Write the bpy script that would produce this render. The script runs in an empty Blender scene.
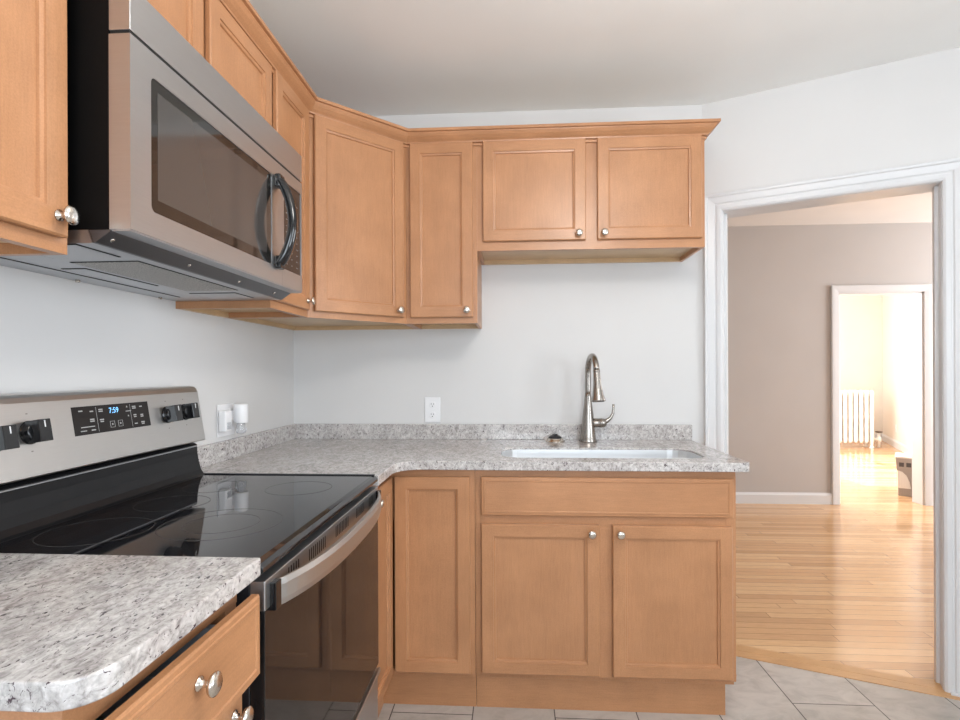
import bpy, bmesh, math, random
from mathutils import Vector, Matrix, Euler
random.seed(7)
S = 0.0254            # everything below is written in inches
PI = math.pi
C = bpy.context.scene.collection
scn = bpy.context.scene

# ------------------------------------------------------------------ camera
cam_data = bpy.data.cameras.new('camera')
cam = bpy.data.objects.new('camera', cam_data); C.objects.link(cam)
cam_data.sensor_width = 36.0
cam_data.lens = 547.064 / 960 * 36.0
cam_data.shift_y = 11.235 / 960
cam_data.clip_start = 0.02
cam_data.clip_end = 100
cam.matrix_world = (Matrix.Translation(Vector((41.639, -100.972, 48.252)) * S)
                    @ Matrix.Rotation(0.06272, 4, 'Z') @ Matrix.Rotation(PI / 2, 4, 'X')
                    @ Matrix.Rotation(-0.00408, 4, 'Z'))
scn.camera = cam

# ------------------------------------------------------------------ world, lamps, exposure
w = bpy.data.worlds.new('daylight'); scn.world = w; w.use_nodes = True
w.node_tree.nodes['Background'].inputs[0].default_value = (0.85, 0.93, 1.0, 1)
w.node_tree.nodes['Background'].inputs[1].default_value = 1.5

def area(name, loc, rot, sx, sy, power, col=(1, 1, 1)):
    l = bpy.data.lights.new(name, 'AREA'); l.shape = 'RECTANGLE'
    l.size = sx * S; l.size_y = sy * S; l.energy = power; l.color = col
    o = bpy.data.objects.new(name, l); C.objects.link(o)
    o.location = Vector(loc) * S; o.rotation_euler = rot
    return o
# fill lights at added, unseen kitchen windows, tilted up to brighten the ceiling
area('rear_fill_light', (58, -158, 58), (PI / 2 + 0.42, 0, 0), 66, 52, 46, (0.80, 0.90, 1.0))
area('side_fill_light', (148, -95, 58), (PI / 2 + 0.35, 0, PI / 2), 48, 52, 47, (0.86, 0.93, 1.0))
# ceiling lamp of the kitchen
cl = bpy.data.lights.new('ceiling_bulb', 'POINT'); cl.shadow_soft_size = 5 * S
cl.energy = 23; cl.color = (1.0, 0.95, 0.89)
clo = bpy.data.objects.new('ceiling_bulb', cl); C.objects.link(clo); clo.location = Vector((58, -68, 84)) * S
# dining room beyond the doorway: fill light added at an unseen opening
area('dining_fill_light', (262, 60, 60), (PI / 2, 0, PI / 2), 60, 60, 118, (0.95, 0.97, 1.0))
# radiator room: window light and sun from the left
area('radiator_room_window_light', (146, 190, 62), (PI / 2, 0, -PI / 2), 100, 66, 175, (1.0, 0.98, 0.95))
sun = bpy.data.lights.new('sun', 'SUN'); sun.energy = 11; sun.angle = math.radians(1.0); sun.color = (1, 0.96, 0.9)
suno = bpy.data.objects.new('sun', sun); C.objects.link(suno)
suno.rotation_euler = Vector((0.80, -0.12, -0.58)).to_track_quat('-Z', 'Y').to_euler()

scn.view_settings.view_transform = 'Standard'
scn.view_settings.look = 'None'
scn.view_settings.exposure = 0.08
scn.view_settings.gamma = 1.0
scn.view_settings.use_curve_mapping = False
scn.cycles.max_bounces = 10
scn.cycles.diffuse_bounces = 6
scn.cycles.glossy_bounces = 5

# ------------------------------------------------------------------ material helpers
def new_mat(name, color=(0.8, 0.8, 0.8), rough=0.5, metal=0.0, spec=0.5, coat=0.0, trans=0.0, emit=None, estr=0.0):
    m = bpy.data.materials.new(name); m.use_nodes = True
    b = m.node_tree.nodes['Principled BSDF']
    b.inputs['Base Color'].default_value = (*color, 1)
    b.inputs['Roughness'].default_value = rough
    b.inputs['Metallic'].default_value = metal
    b.inputs['Specular IOR Level'].default_value = spec
    b.inputs['Coat Weight'].default_value = coat
    b.inputs['Coat Roughness'].default_value = 0.05
    b.inputs['Transmission Weight'].default_value = trans
    if emit:
        b.inputs['Emission Color'].default_value = (*emit, 1)
        b.inputs['Emission Strength'].default_value = estr
    return m
def nd(m, t, **kw):
    n = m.node_tree.nodes.new(t)
    for k, v in kw.items(): setattr(n, k, v)
    return n
def lk(m, a, b): m.node_tree.links.new(a, b)
def bsdf(m): return m.node_tree.nodes['Principled BSDF']
def coords(m, scale=(1, 1, 1), rot=(0, 0, 0), loc=(0, 0, 0), rnd=True):
    tc = nd(m, 'ShaderNodeTexCoord'); mp = nd(m, 'ShaderNodeMapping')
    mp.inputs['Scale'].default_value = scale; mp.inputs['Rotation'].default_value = rot
    mp.inputs['Location'].default_value = loc
    if rnd:
        oi = nd(m, 'ShaderNodeObjectInfo'); ad = nd(m, 'ShaderNodeVectorMath', operation='ADD')
        mu = nd(m, 'ShaderNodeMath', operation='MULTIPLY'); mu.inputs[1].default_value = 7.0
        lk(m, oi.outputs['Random'], mu.inputs[0])
        lk(m, tc.outputs['Object'], ad.inputs[0]); lk(m, mu.outputs[0], ad.inputs[1])
        lk(m, ad.outputs[0], mp.inputs['Vector'])
    else:
        lk(m, tc.outputs['Object'], mp.inputs['Vector'])
    return mp.outputs[0]
def noise(m, vec, scale, detail=4, rough=0.55, dist=0.0):
    n = nd(m, 'ShaderNodeTexNoise')
    n.inputs['Scale'].default_value = scale; n.inputs['Detail'].default_value = detail
    n.inputs['Roughness'].default_value = rough; n.inputs['Distortion'].default_value = dist
    lk(m, vec, n.inputs['Vector']); return n.outputs['Fac']
def ramp(m, fac, stops, interp='LINEAR'):
    r = nd(m, 'ShaderNodeValToRGB'); r.color_ramp.interpolation = interp
    e = r.color_ramp.elements
    while len(e) < len(stops): e.new(0.5)
    for i, (p, c) in enumerate(stops):
        e[i].position = p; e[i].color = (*c, 1) if len(c) == 3 else c
    lk(m, fac, r.inputs[0]); return r.outputs[0]
def mix(m, fac, a, b, mode='MIX'):
    x = nd(m, 'ShaderNodeMix', data_type='RGBA', blend_type=mode)
    for s, v in ((x.inputs[0], fac), (x.inputs[6], a), (x.inputs[7], b)):
        if isinstance(v, (int, float)): s.default_value = v
        elif isinstance(v, tuple): s.default_value = (*v, 1)
        else: lk(m, v, s)
    return x.outputs[2]
def bump(m, h, strength=0.1, dist=0.002):
    b = nd(m, 'ShaderNodeBump'); b.inputs['Strength'].default_value = strength; b.inputs['Distance'].default_value = dist
    lk(m, h, b.inputs['Height']); lk(m, b.outputs[0], bsdf(m).inputs['Normal'])

def wood_mat(name, vertical=True, base=(0.46, 0.226, 0.108), axis=None):
    m = new_mat(name, rough=0.33, spec=0.5)
    g = {'z': (1, 1, 0.07), 'x': (0.07, 1, 1), 'y': (1, 0.07, 1)}[axis or ('z' if vertical else 'x')]
    v = coords(m, g)
    v2 = coords(m, (1, 1, 1))
    fine = noise(m, v, 260, 3, 0.6)
    med = noise(m, v, 38, 4, 0.6, 0.6)
    blot = noise(m, v2, 7, 3, 0.5)
    b = Vector(base)
    c1 = ramp(m, med, [(0.25, tuple(b * 0.95)), (0.5, tuple(b)), (0.8, tuple(b * 1.05))])
    c2 = mix(m, 0.5, c1, ramp(m, fine, [(0.3, (0.86, 0.83, 0.80)), (0.7, (1.06, 1.06, 1.06))]), 'MULTIPLY')
    c3 = mix(m, 0.7, c2, ramp(m, blot, [(0.3, (0.84, 0.82, 0.80)), (0.7, (1.09, 1.10, 1.11))]), 'MULTIPLY')
    grit = noise(m, v2, 330, 2, 0.6)
    c3 = mix(m, 0.6, c3, ramp(m, grit, [(0.35, (0.88, 0.87, 0.86)), (0.65, (1.08, 1.08, 1.08))]), 'MULTIPLY')
    lk(m, c3, bsdf(m).inputs['Base Color'])
    bump(m, fine, 0.05, 0.0005)
    return m
wood_v = wood_mat('maple_vertical')
wood_h = wood_mat('maple_horizontal', False)
wood_y = wood_mat('maple_sideways', axis='y')
wood_raw = wood_mat('maple_raw', False, (0.60, 0.42, 0.24))
drawer_in = new_mat('drawer_box', (0.42, 0.44, 0.47), 0.45)

def granite():
    m = new_mat('granite', rough=0.13, spec=0.55)
    v = coords(m, (1.9, 1, 1.5), (0, 0, 0.45), rnd=False)
    vs = coords(m, (1, 1, 1), rnd=False)
    n1 = noise(m, v, 50, 6, 0.66, 1.0)
    n2 = noise(m, v, 13, 5, 0.6, 0.8)
    n3 = noise(m, vs, 120, 4, 0.7)
    n4 = noise(m, v, 68, 3, 0.6, 1.2)
    c = ramp(m, n1, [(0.34, (0.16, 0.155, 0.155)), (0.44, (0.40, 0.39, 0.385)), (0.54, (0.60, 0.58, 0.57)), (0.68, (0.80, 0.79, 0.79))])
    c = mix(m, 0.42, c, ramp(m, n2, [(0.35, (0.34, 0.285, 0.265)), (0.65, (0.70, 0.67, 0.64))]), 'MIX')
    c = mix(m, 0.35, c, ramp(m, n3, [(0.35, (0.5, 0.5, 0.5)), (0.65, (1.1, 1.1, 1.1))]), 'MULTIPLY')
    sp = ramp(m, n4, [(0.345, (1, 1, 1)), (0.385, (0, 0, 0))])
    c = mix(m, sp, c, (0.075, 0.05, 0.06))
    lk(m, c, bsdf(m).inputs['Base Color'])
    return m
granite_m = granite()

def steel(name, base=(0.52, 0.49, 0.46), rough=0.30, axis=(1, 1, 60)):
    m = new_mat(name, base, rough, 1.0)
    v = coords(m, axis)
    f = noise(m, v, 20, 3, 0.6)
    lk(m, ramp(m, f, [(0.3, tuple(Vector(base) * 0.97)), (0.7, tuple(Vector(base) * 1.03))]), bsdf(m).inputs['Base Color'])
    lk(m, ramp(m, f, [(0.3, (rough * 0.95,) * 3), (0.7, (rough * 1.05,) * 3)]), bsdf(m).inputs['Roughness'])
    return m
steel_h = steel('brushed_steel', (0.50, 0.505, 0.51), 0.38, axis=(1, 1, 30))
steel_warm = steel('backguard_steel', (0.53, 0.52, 0.505), 0.36)
steel_dark = steel('hood_steel', (0.50, 0.51, 0.53), 0.40)
steel_strip = steel('hood_front_steel', (0.20, 0.205, 0.22), 0.40)
sink_steel = new_mat('sink_steel', (0.80, 0.81, 0.82), 0.36, 0.9)
nickel = new_mat('satin_nickel', (0.66, 0.60, 0.53), 0.22, 1.0)
faucet_m = new_mat('brushed_faucet_metal', (0.36, 0.33, 0.30), 0.25, 1.0)
black_gloss = new_mat('black_gloss', (0.008, 0.008, 0.009), 0.06, spec=0.6)
black_glass = new_mat('ceran_glass', (0.010, 0.010, 0.012), 0.035, spec=0.75)
oven_glass = new_mat('oven_door_glass', (0.012, 0.011, 0.011), 0.04, spec=0.36)
mw_glass = new_mat('microwave_glass', (0.012, 0.011, 0.010), 0.05, spec=0.8)
mw_mesh = new_mat('microwave_window_screen', (0.055, 0.050, 0.047), 0.10, spec=0.9)
black_paint = new_mat('black_paint', (0.004, 0.004, 0.004), 0.5, spec=0.12)
black_satin = new_mat('black_satin', (0.02, 0.02, 0.023), 0.25)
black_enamel = new_mat('black_enamel', (0.010, 0.010, 0.011), 0.35, spec=0.22)
panel_black = new_mat('panel_black', (0.014, 0.011, 0.010), 0.3, spec=0.25)
dark_gap = new_mat('dark_gap', (0.01, 0.01, 0.01), 0.8)
white_plastic = new_mat('white_plastic', (0.82, 0.82, 0.83), 0.3)
clear_plastic = new_mat('clear_plastic', (0.85, 0.87, 0.9), 0.05, trans=0.8)
print_white = new_mat('panel_print', (0.75, 0.75, 0.75), 0.5)
print_dim = new_mat('dim_print', (0.42, 0.42, 0.42), 0.5)
print_grey = new_mat('grey_print', (0.22, 0.20, 0.18), 0.5)
ring_grey = new_mat('burner_print', (0.055, 0.055, 0.055), 0.2)
clock_blue = new_mat('clock_digits', (0.1, 0.3, 0.7), 0.5, emit=(0.25, 0.62, 1.0), estr=1.3)
enamel = new_mat('radiator_enamel', (0.80, 0.79, 0.77), 0.35)
bronze = new_mat('valve_metal', (0.20, 0.16, 0.13), 0.35, 0.8)
bin_grey = new_mat('bin_grey', (0.42, 0.38, 0.36), 0.5)
bin_dark = new_mat('bin_slots', (0.10, 0.09, 0.09), 0.6)
lamp_glass = new_mat('lamp_glass', (0.9, 0.88, 0.84), 0.4, emit=(1, 0.93, 0.84), estr=3.0)

def paint(name, col, rough=0.6, var=0.02, bmp=0.04):
    m = new_mat(name, col, rough, spec=0.3)
    v = coords(m, rnd=False)
    n = noise(m, v, 2.5, 2, 0.5)
    c = Vector(col)
    lk(m, ramp(m, n, [(0.3, tuple(c * (1 - var))), (0.7, tuple(c * (1 + var)))]), bsdf(m).inputs['Base Color'])
    bump(m, noise(m, v, 300, 2, 0.5), bmp, 0.0006)
    return m
wall_p = paint('kitchen_wall_paint', (0.66, 0.655, 0.65))
ceil_p = paint('kitchen_ceiling_paint', (0.86, 0.86, 0.84))
greige_p = paint('dining_wall_paint', (0.48, 0.45, 0.43))
cream_p = paint('radiator_room_paint', (0.74, 0.69, 0.63))
dceil_p = paint('dining_ceiling_paint', (0.78, 0.75, 0.72))
trim_p = paint('trim_paint', (0.66, 0.665, 0.675), 0.28, 0.01, 0.0)

def tile_mat():
    m = new_mat('floor_tile', rough=0.35)
    tc = nd(m, 'ShaderNodeTexCoord'); sx = nd(m, 'ShaderNodeSeparateXYZ'); cx = nd(m, 'ShaderNodeCombineXYZ')
    lk(m, tc.outputs['Object'], sx.inputs[0])
    def lin(sock, off):
        a = nd(m, 'ShaderNodeMath', operation='ADD'); a.inputs[1].default_value = off
        lk(m, sock, a.inputs[0]); return a.outputs[0]
    # joints run along y at x = 81.6 + k*11.5 ; cross joints stagger
    lk(m, lin(sx.outputs['Y'], (19.1 + 23 * 6) * S), cx.inputs['X'])
    lk(m, lin(sx.outputs['X'], (-81.6 + 11.5 * 21) * S), cx.inputs['Y'])
    b = nd(m, 'ShaderNodeTexBrick'); b.offset = 0.23; b.offset_frequency = 2; b.squash = 1.0
    b.inputs['Scale'].default_value = 1.0
    b.inputs['Brick Width'].default_value = 23.0 * S; b.inputs['Row Height'].default_value = 11.5 * S
    b.inputs['Mortar Size'].default_value = 0.085 * S; b.inputs['Mortar Smooth'].default_value = 0.1
    b.inputs['Color1'].default_value = (0.46, 0.42, 0.38, 1); b.inputs['Color2'].default_value = (0.50, 0.46, 0.42, 1)
    b.inputs['Mortar'].default_value = (0.06, 0.05, 0.045, 1)
    lk(m, cx.outputs[0], b.inputs['Vector'])
    v = coords(m, (1, 1.6, 1), rnd=False)
    n = noise(m, v, 9, 6, 0.65, 0.8)
    c = mix(m, 0.8, b.outputs['Color'], ramp(m, n, [(0.3, (0.70, 0.69, 0.68)), (0.55, (1, 1, 1)), (0.75, (1.12, 1.12, 1.12))]), 'MULTIPLY')
    lk(m, c, bsdf(m).inputs['Base Color'])
    return m
tile_m = tile_mat()
def plank_mat(name='oak_strip_floor', rot=0.0):
    m = new_mat(name, rough=0.16, spec=0.5)
    v = coords(m, (1, 1, 1), (0, 0, rot), rnd=False)
    b = nd(m, 'ShaderNodeTexBrick'); b.offset = 0.0
    sp_ = nd(m, 'ShaderNodeSeparateXYZ'); lk(m, v, sp_.inputs[0])
    dv = nd(m, 'ShaderNodeMath', operation='DIVIDE'); dv.inputs[1].default_value = 2.25 * S; lk(m, sp_.outputs['Y'], dv.inputs[0])
    fl = nd(m, 'ShaderNodeMath', operation='FLOOR'); lk(m, dv.outputs[0], fl.inputs[0])
    wn = nd(m, 'ShaderNodeTexWhiteNoise', noise_dimensions='1D'); lk(m, fl.outputs[0], wn.inputs['W'])
    ml = nd(m, 'ShaderNodeMath', operation='MULTIPLY'); ml.inputs[1].default_value = 3.7; lk(m, wn.outputs['Value'], ml.inputs[0])
    ax_ = nd(m, 'ShaderNodeMath', operation='ADD'); lk(m, sp_.outputs['X'], ax_.inputs[0]); lk(m, ml.outputs[0], ax_.inputs[1])
    cb_ = nd(m, 'ShaderNodeCombineXYZ'); lk(m, ax_.outputs[0], cb_.inputs['X']); lk(m, sp_.outputs['Y'], cb_.inputs['Y'])
    v = cb_.outputs[0]
    b.inputs['Scale'].default_value = 1.0
    b.inputs['Brick Width'].default_value = 46 * S; b.inputs['Row Height'].default_value = 2.25 * S
    b.inputs['Mortar Size'].default_value = 0.05 * S; b.inputs['Mortar Smooth'].default_value = 0.3
    b.inputs['Color1'].default_value = (0, 0, 0, 1); b.inputs['Color2'].default_value = (1, 1, 1, 1); b.inputs['Mortar'].default_value = (0, 0, 0, 1)
    lk(m, v, b.inputs['Vector'])
    tone = ramp(m, b.outputs['Color'], [(0.0, (0.52, 0.30, 0.145)), (0.35, (0.62, 0.37, 0.185)), (0.7, (0.66, 0.41, 0.21)), (1.0, (0.71, 0.46, 0.25))])
    g = noise(m, coords(m, (2.2, 30, 1), (0, 0, rot), rnd=False), 6, 5, 0.65, 0.4)
    c = mix(m, 0.8, tone, ramp(m, g, [(0.3, (0.80, 0.76, 0.72)), (0.55, (1, 1, 1)), (0.8, (1.08, 1.08, 1.08))]), 'MULTIPLY')
    c = mix(m, b.outputs['Fac'], c, (0.13, 0.06, 0.025))
    lk(m, c, bsdf(m).inputs['Base Color'])
    return m
plank_m = plank_mat()
thresh_m = wood_mat('threshold_oak', False, (0.60, 0.35, 0.16))

# ------------------------------------------------------------------ mesh helpers (inches, world or local)
class MB:
    def __init__(s): s.v = []; s.f = []; s.mi = []; s.sm = []
    def add(s, vs, fs, mi=0, smooth=False):
        o = len(s.v); s.v += [tuple(p) for p in vs]
        for f in fs: s.f.append(tuple(i + o for i in f)); s.mi.append(mi); s.sm.append(smooth)
    def box(s, x0, x1, y0, y1, z0, z1, mi=0, mat=None):
        x0, x1 = min(x0, x1), max(x0, x1); y0, y1 = min(y0, y1), max(y0, y1); z0, z1 = min(z0, z1), max(z0, z1)
        vs = [(x, y, z) for z in (z0, z1) for y in (y0, y1) for x in (x0, x1)]
        if mat is not None: vs = [tuple(mat @ Vector(p)) for p in vs]
        s.add(vs, [(0, 2, 3, 1), (4, 5, 7, 6), (0, 1, 5, 4), (2, 6, 7, 3), (0, 4, 6, 2), (1, 3, 7, 5)], mi)
        return s
    def prism(s, pts, z0, z1, mi=0):          # ccw polygon in xy
        n = len(pts)
        s.add([(x, y, z0) for x, y in pts] + [(x, y, z1) for x, y in pts],
              [tuple(reversed(range(n))), tuple(range(n, 2 * n))] + [(i, (i + 1) % n, n + (i + 1) % n, n + i) for i in range(n)], mi)
        return s
    def sweep_y(s, prof, y0, y1, mi=0, smooth=False):   # profile in xz, extruded along y
        n = len(prof)
        s.add([(x, y0, z) for x, z in prof] + [(x, y1, z) for x, z in prof],
              [tuple(range(n)), tuple(reversed(range(n, 2 * n)))] + [(i, n + i, n + (i + 1) % n, (i + 1) % n) for i in range(n)], mi, smooth)
        return s
    def lathe(s, prof, mat=Matrix(), n=20, mi=0, caps=True, smooth=True):   # profile (r, h) about local z
        vs = []
        for r, h in prof:
            for k in range(n):
                a = 2 * PI * k / n; vs.append(tuple(mat @ Vector((r * math.cos(a), r * math.sin(a), h))))
        fs = []
        for j in range(len(prof) - 1):
            for k in range(n):
                fs.append((j * n + k, j * n + (k + 1) % n, (j + 1) * n + (k + 1) % n, (j + 1) * n + k))
        s.add(vs, fs, mi, smooth)
        if caps:
            s.add([vs[k] for k in range(n)], [tuple(reversed(range(n)))], mi)
            s.add([vs[(len(prof) - 1) * n + k] for k in range(n)], [tuple(range(n))], mi)
        return s
    def tube(s, pts, rad, n=12, mi=0, ends=True):
        pts = [Vector(p) for p in pts]; rs = rad if isinstance(rad, (list, tuple)) else [rad] * len(pts)
        t0 = (pts[1] - pts[0]).normalized()
        up = Vector((0, 0, 1)) if abs(t0.z) < 0.9 else Vector((0, 1, 0))
        a = t0.cross(up).normalized(); vs = []
        for i, p in enumerate(pts):
            t = ((pts[min(i + 1, len(pts) - 1)] - pts[max(i - 1, 0)])).normalized()
            a = (a - t * a.dot(t)).normalized(); b = t.cross(a)
            for k in range(n):
                q = 2 * PI * k / n; vs.append(tuple(p + (a * math.cos(q) + b * math.sin(q)) * rs[i]))
        fs = [(j * n + k, j * n + (k + 1) % n, (j + 1) * n + (k + 1) % n, (j + 1) * n + k) for j in range(len(pts) - 1) for k in range(n)]
        s.add(vs, fs, mi, True)
        if ends:
            s.add(vs[:n], [tuple(reversed(range(n)))], mi); s.add(vs[-n:], [tuple(range(n))], mi)
        return s
    def build(s, name, mats, parent=None, loc=None, rotz=0.0, bevel=0, seg=2, origin=(0, 0, 0), ang=35):
        me = bpy.data.meshes.new(name)
        o3 = Vector(origin)
        me.from_pydata([tuple((Vector(p) - o3) * S) for p in s.v], [], s.f)
        if not isinstance(mats, (list, tuple)): mats = [mats]
        for m in mats: me.materials.append(m)
        for p, i, sm in zip(me.polygons, s.mi, s.sm): p.material_index = i; p.use_smooth = sm
        bm = bmesh.new(); bm.from_mesh(me)
        bmesh.ops.remove_doubles(bm, verts=bm.verts, dist=1e-6)
        bmesh.ops.recalc_face_normals(bm, faces=bm.faces); bm.to_mesh(me); bm.free()
        ob = bpy.data.objects.new(name, me); C.objects.link(ob)
        l = Vector(loc) if loc is not None else o3
        ob.location = l * S; ob.rotation_euler = (0, 0, rotz)
        if parent is not None: ob.parent = parent
        if bevel:
            bv = ob.modifiers.new('bevel', 'BEVEL'); bv.width = bevel * S; bv.segments = seg
            bv.limit_method = 'ANGLE'; bv.angle_limit = math.radians(ang); bv.harden_normals = False
        return ob

def tag(o, label=None, cat=None, group=None, kind=None):
    if label: o['label'] = label
    if cat: o['category'] = cat
    if group: o['group'] = group
    if kind: o['kind'] = kind
    return o
def thing(name, label, cat, loc, rotz=0.0, group=None):
    o = bpy.data.objects.new(name, None); C.objects.link(o)
    o.location = Vector(loc) * S; o.rotation_euler = (0, 0, rotz); o.empty_display_size = 0.05
    return tag(o, label, cat, group)
def struct(name, mb, mats, bevel=0, origin=(0, 0, 0), **k):
    o = mb.build(name, mats, bevel=bevel, origin=origin, **k); o['kind'] = 'structure'; return o

# ------------------------------------------------------------------ the room shell
ZC, ZD = 96.1, 100.5
A = math.radians(25.6); ca, sa = math.cos(A), math.sin(A)
P0 = Vector((75.6, 0, 0))
def dw(s, t, z): return (P0.x + s * ca + t * sa, P0.y - s * sa + t * ca, z)      # along the doorway wall, t = into the dining room
def dw_box(mb, s0, s1, t0, t1, z0, z1, mi=0):
    vs = [dw(s, t, z) for z in (z0, z1) for t in (t0, t1) for s in (s0, s1)]
    mb.add(vs, [(0, 2, 3, 1), (4, 5, 7, 6), (0, 1, 5, 4), (2, 6, 7, 3), (0, 4, 6, 2), (1, 3, 7, 5)], mi)
L1 = 67.0; K1 = dw(L1, 0, 0)      # far end of the doorway wall
TH = 5.0
# tile floor polygon: bounded by the line through (79.3,-6.4) and (103.2,-15.9)
def thl(x): return -6.4 - (x - 79.3) * (9.5 / 23.9)
m_ = MB(); m_.prism([(0, -154), (137, -154), (137, thl(137)), (64, thl(64)), (64, 0), (0, 0)], -1.0, 0)
struct('floor', m_, tile_m)
m_ = MB(); m_.prism([(64, 0), (64, thl(64)), (137, thl(137)), (266, thl(137)), (266, 106), (44, 106), (44, 0)], -1.0, 0)
struct('floor', m_, plank_m)
m_ = MB(); m_.prism([(140, 106), (330, 106), (330, 300), (140, 300)], -1.0, 0)
struct('floor', m_, plank_m)
# threshold boards along the slanted boundary
m_ = MB()
dxn, dyn = 23.9 / math.hypot(23.9, 9.5), -9.5 / math.hypot(23.9, 9.5)
def tb(a, b, o0, o1, z1):
    p = lambda s, o: (79.3 + dxn * s - dyn * o, -6.4 + dyn * s + dxn * o)
    m_.prism([p(a, o0), p(b, o0), p(b, o1), p(a, o1)], -0.2, z1)
tb(-9, 30, 0.0, 2.1, 0.12); tb(-9, 30, 2.16, 4.3, 0.10)
struct('trim_1', m_, thresh_m, bevel=0.06)

m_ = MB(); m_.box(-5, 0, -154, 5, 0, ZC); struct('wall_left', m_, wall_p)
m_ = MB(); m_.box(-5, 75.6, 0, TH, 0, ZC); struct('wall_back', m_, wall_p)
# the doorway wall with its opening (s 3.6..33.6, head 76.6)
S0, S1, HZ = 2.7, 34.2, 77.1
m_ = MB(); dw_box(m_, 0, S0, 0, TH, 0, ZD); dw_box(m_, S1, L1, 0, TH, 0, ZD); dw_box(m_, S0, S1, 0, TH, HZ, ZD)
struct('wall_doorway', m_, wall_p)
# rear and right kitchen walls with openings added for the fill lights
def wall_open(mb, axis, c0, c1, a0, a1, w0, w1, z0, z1, H):
    def b(p, q, u, v):
        if axis == 'x': mb.box(c0, c1, p, q, u, v)
        else: mb.box(p, q, c0, c1, u, v)
    b(a0, w0, 0, H); b(w1, a1, 0, H); b(w0, w1, 0, z0); b(w0, w1, z1, H)
m_ = MB(); wall_open(m_, 'y', -159, -154, -5, 142, 29, 95, 32, 84, ZC); struct('wall_rear', m_, wall_p)
m_ = MB(); wall_open(m_, 'x', 136, 141, -154, -28, -119, -71, 32, 84, ZC); struct('wall_right', m_, wall_p)
m_ = MB(); m_.box(-5, 142, -159, 5, ZC, ZC + 3)
bmc = m_
# cut the ceiling slab back to the doorway wall: use a polygon instead
m_ = MB(); q0 = dw(0, 0.5, 0); q1 = dw(L1, 0.5, 0)
m_.prism([(-5, -159), (142, -159), (142, q1[1]), (q1[0], q1[1]), (q0[0], q0[1]), (-5, 2)], ZC, ZC + 3); struct('ceiling', m_, ceil_p)
def window_frame(n, axis, c, a0, a1, z0, z1):
    m = MB()
    def b(p, q, u, v, d=1.2):
        if axis == 'x': m.box(c - d, c + d, p, q, u, v)
        else: m.box(p, q, c - d, c + d, u, v)
    b(a0, a0 + 2, z0, z1); b(a1 - 2, a1, z0, z1); b(a0, a1, z0, z0 + 2); b(a0, a1, z1 - 2, z1)
    b(a0, a1, (z0 + z1) / 2 - 0.8, (z0 + z1) / 2 + 0.8, 0.8)
    struct('window_%d' % n, m, trim_p)
window_frame(1, 'y', -155.5, 29, 95, 32, 84)  # unseen window, added to carry the rear fill light
window_frame(2, 'x', 138, -119, -71, 32, 84)  # unseen window, added to carry the side fill light
# dining room walls
m_ = MB()
def far_wall(mb, x0, x1):
    mb.box(x0, 157.6, 103.2, 108.2, 0, ZD); mb.box(187.0, x1, 103.2, 108.2, 0, ZD); mb.box(157.6, 187.0, 103.2, 108.2, 76.0, ZD)
far_wall(m_, 44, 266); struct('wall_far', m_, [greige_p])
m_ = MB(); wall_open(m_, 'x', 261, 266, thl(137) - 3, 108, 28, 92, 28, 92, ZD); struct('wall_right', m_, greige_p)
m_ = MB(); m_.box(44, 49, 5, 103.2, 0, ZD); struct('wall_left', m_, greige_p)
m_ = MB(); m_.box(K1[0] - 2, 266, thl(137) - 8, thl(137) - 3, 0, ZD); struct('wall_front', m_, greige_p)
m_ = MB(); m_.box(44, 82, 5, 7, 0, ZD); struct('wall_back', m_, greige_p)
m_ = MB(); q2 = dw(0, 1.0, 0); q3 = dw(L1, 1.0, 0)
m_.prism([(44, 3), (q2[0], q2[1]), (q3[0], q3[1]), (q3[0], thl(137) - 8), (266, thl(137) - 8), (266, 108), (44, 108)], ZD, ZD + 3); struct('ceiling', m_, dceil_p)
# radiator room
m_ = MB(); wall_open(m_, 'x', 141, 146, 108.2, 300, 140, 240, 29, 95, ZD); struct('wall_left', m_, cream_p)
m_ = MB(); m_.box(141, 300, 290.5, 295, 0, ZD); struct('wall_far', m_, cream_p)
m_ = MB(); m_.prism([(214.8, 108.2), (219.8, 108.2), (298.5, 291), (293.5, 291)], 0, ZD); struct('wall_right', m_, cream_p)
m_ = MB(); m_.prism([(141, 106), (222, 106), (300, 295), (141, 295)], ZD, ZD + 3); struct('ceiling', m_, dceil_p)
window_frame(3, 'x', 143.5, 140, 240, 29, 95)
m_ = MB(); m_.box(142.3, 144.3, 189, 192, 29, 95); struct('trim_2', m_, trim_p)

# casings ----------------------------------------------------------
def casing_profile():      # (offset from opening edge, thickness)
    return [(0, 0), (0, 0.55), (0.35, 0.75), (0.9, 0.75), (1.0, 0.62), (1.2, 0.62), (1.35, 0.8), (2.3, 0.95), (2.45, 1.15), (2.78, 1.2), (2.9, 1.1), (2.9, 0)]
def casing(mb, P, prof, w_in, w_out, head, z0=0):
    # P(s, t, z): map; opening from w_in to w_out; mitred frame; t negative = proud of the wall
    rings = []
    for off, th in prof:
        rings.append([P(w_in - off, -th, z0), P(w_in - off, -th, head + off), P(w_out + off, -th, head + off), P(w_out + off, -th, z0)])
    n = len(rings); vs = [p for r in rings for p in r]; fs = []
    for i in range(n):
        j = (i + 1) % n
        for k in range(3): fs.append((i * 4 + k, i * 4 + k + 1, j * 4 + k + 1, j * 4 + k))
    fs.append(tuple(i * 4 for i in range(n))); fs.append(tuple(i * 4 + 3 for i in reversed(range(n))))
    mb.add(vs, fs)
m_ = MB(); casing(m_, lambda s, t, z: dw(s, t, z), casing_profile(), S0 + 0.62, S1 - 0.62, HZ - 0.62)
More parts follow.
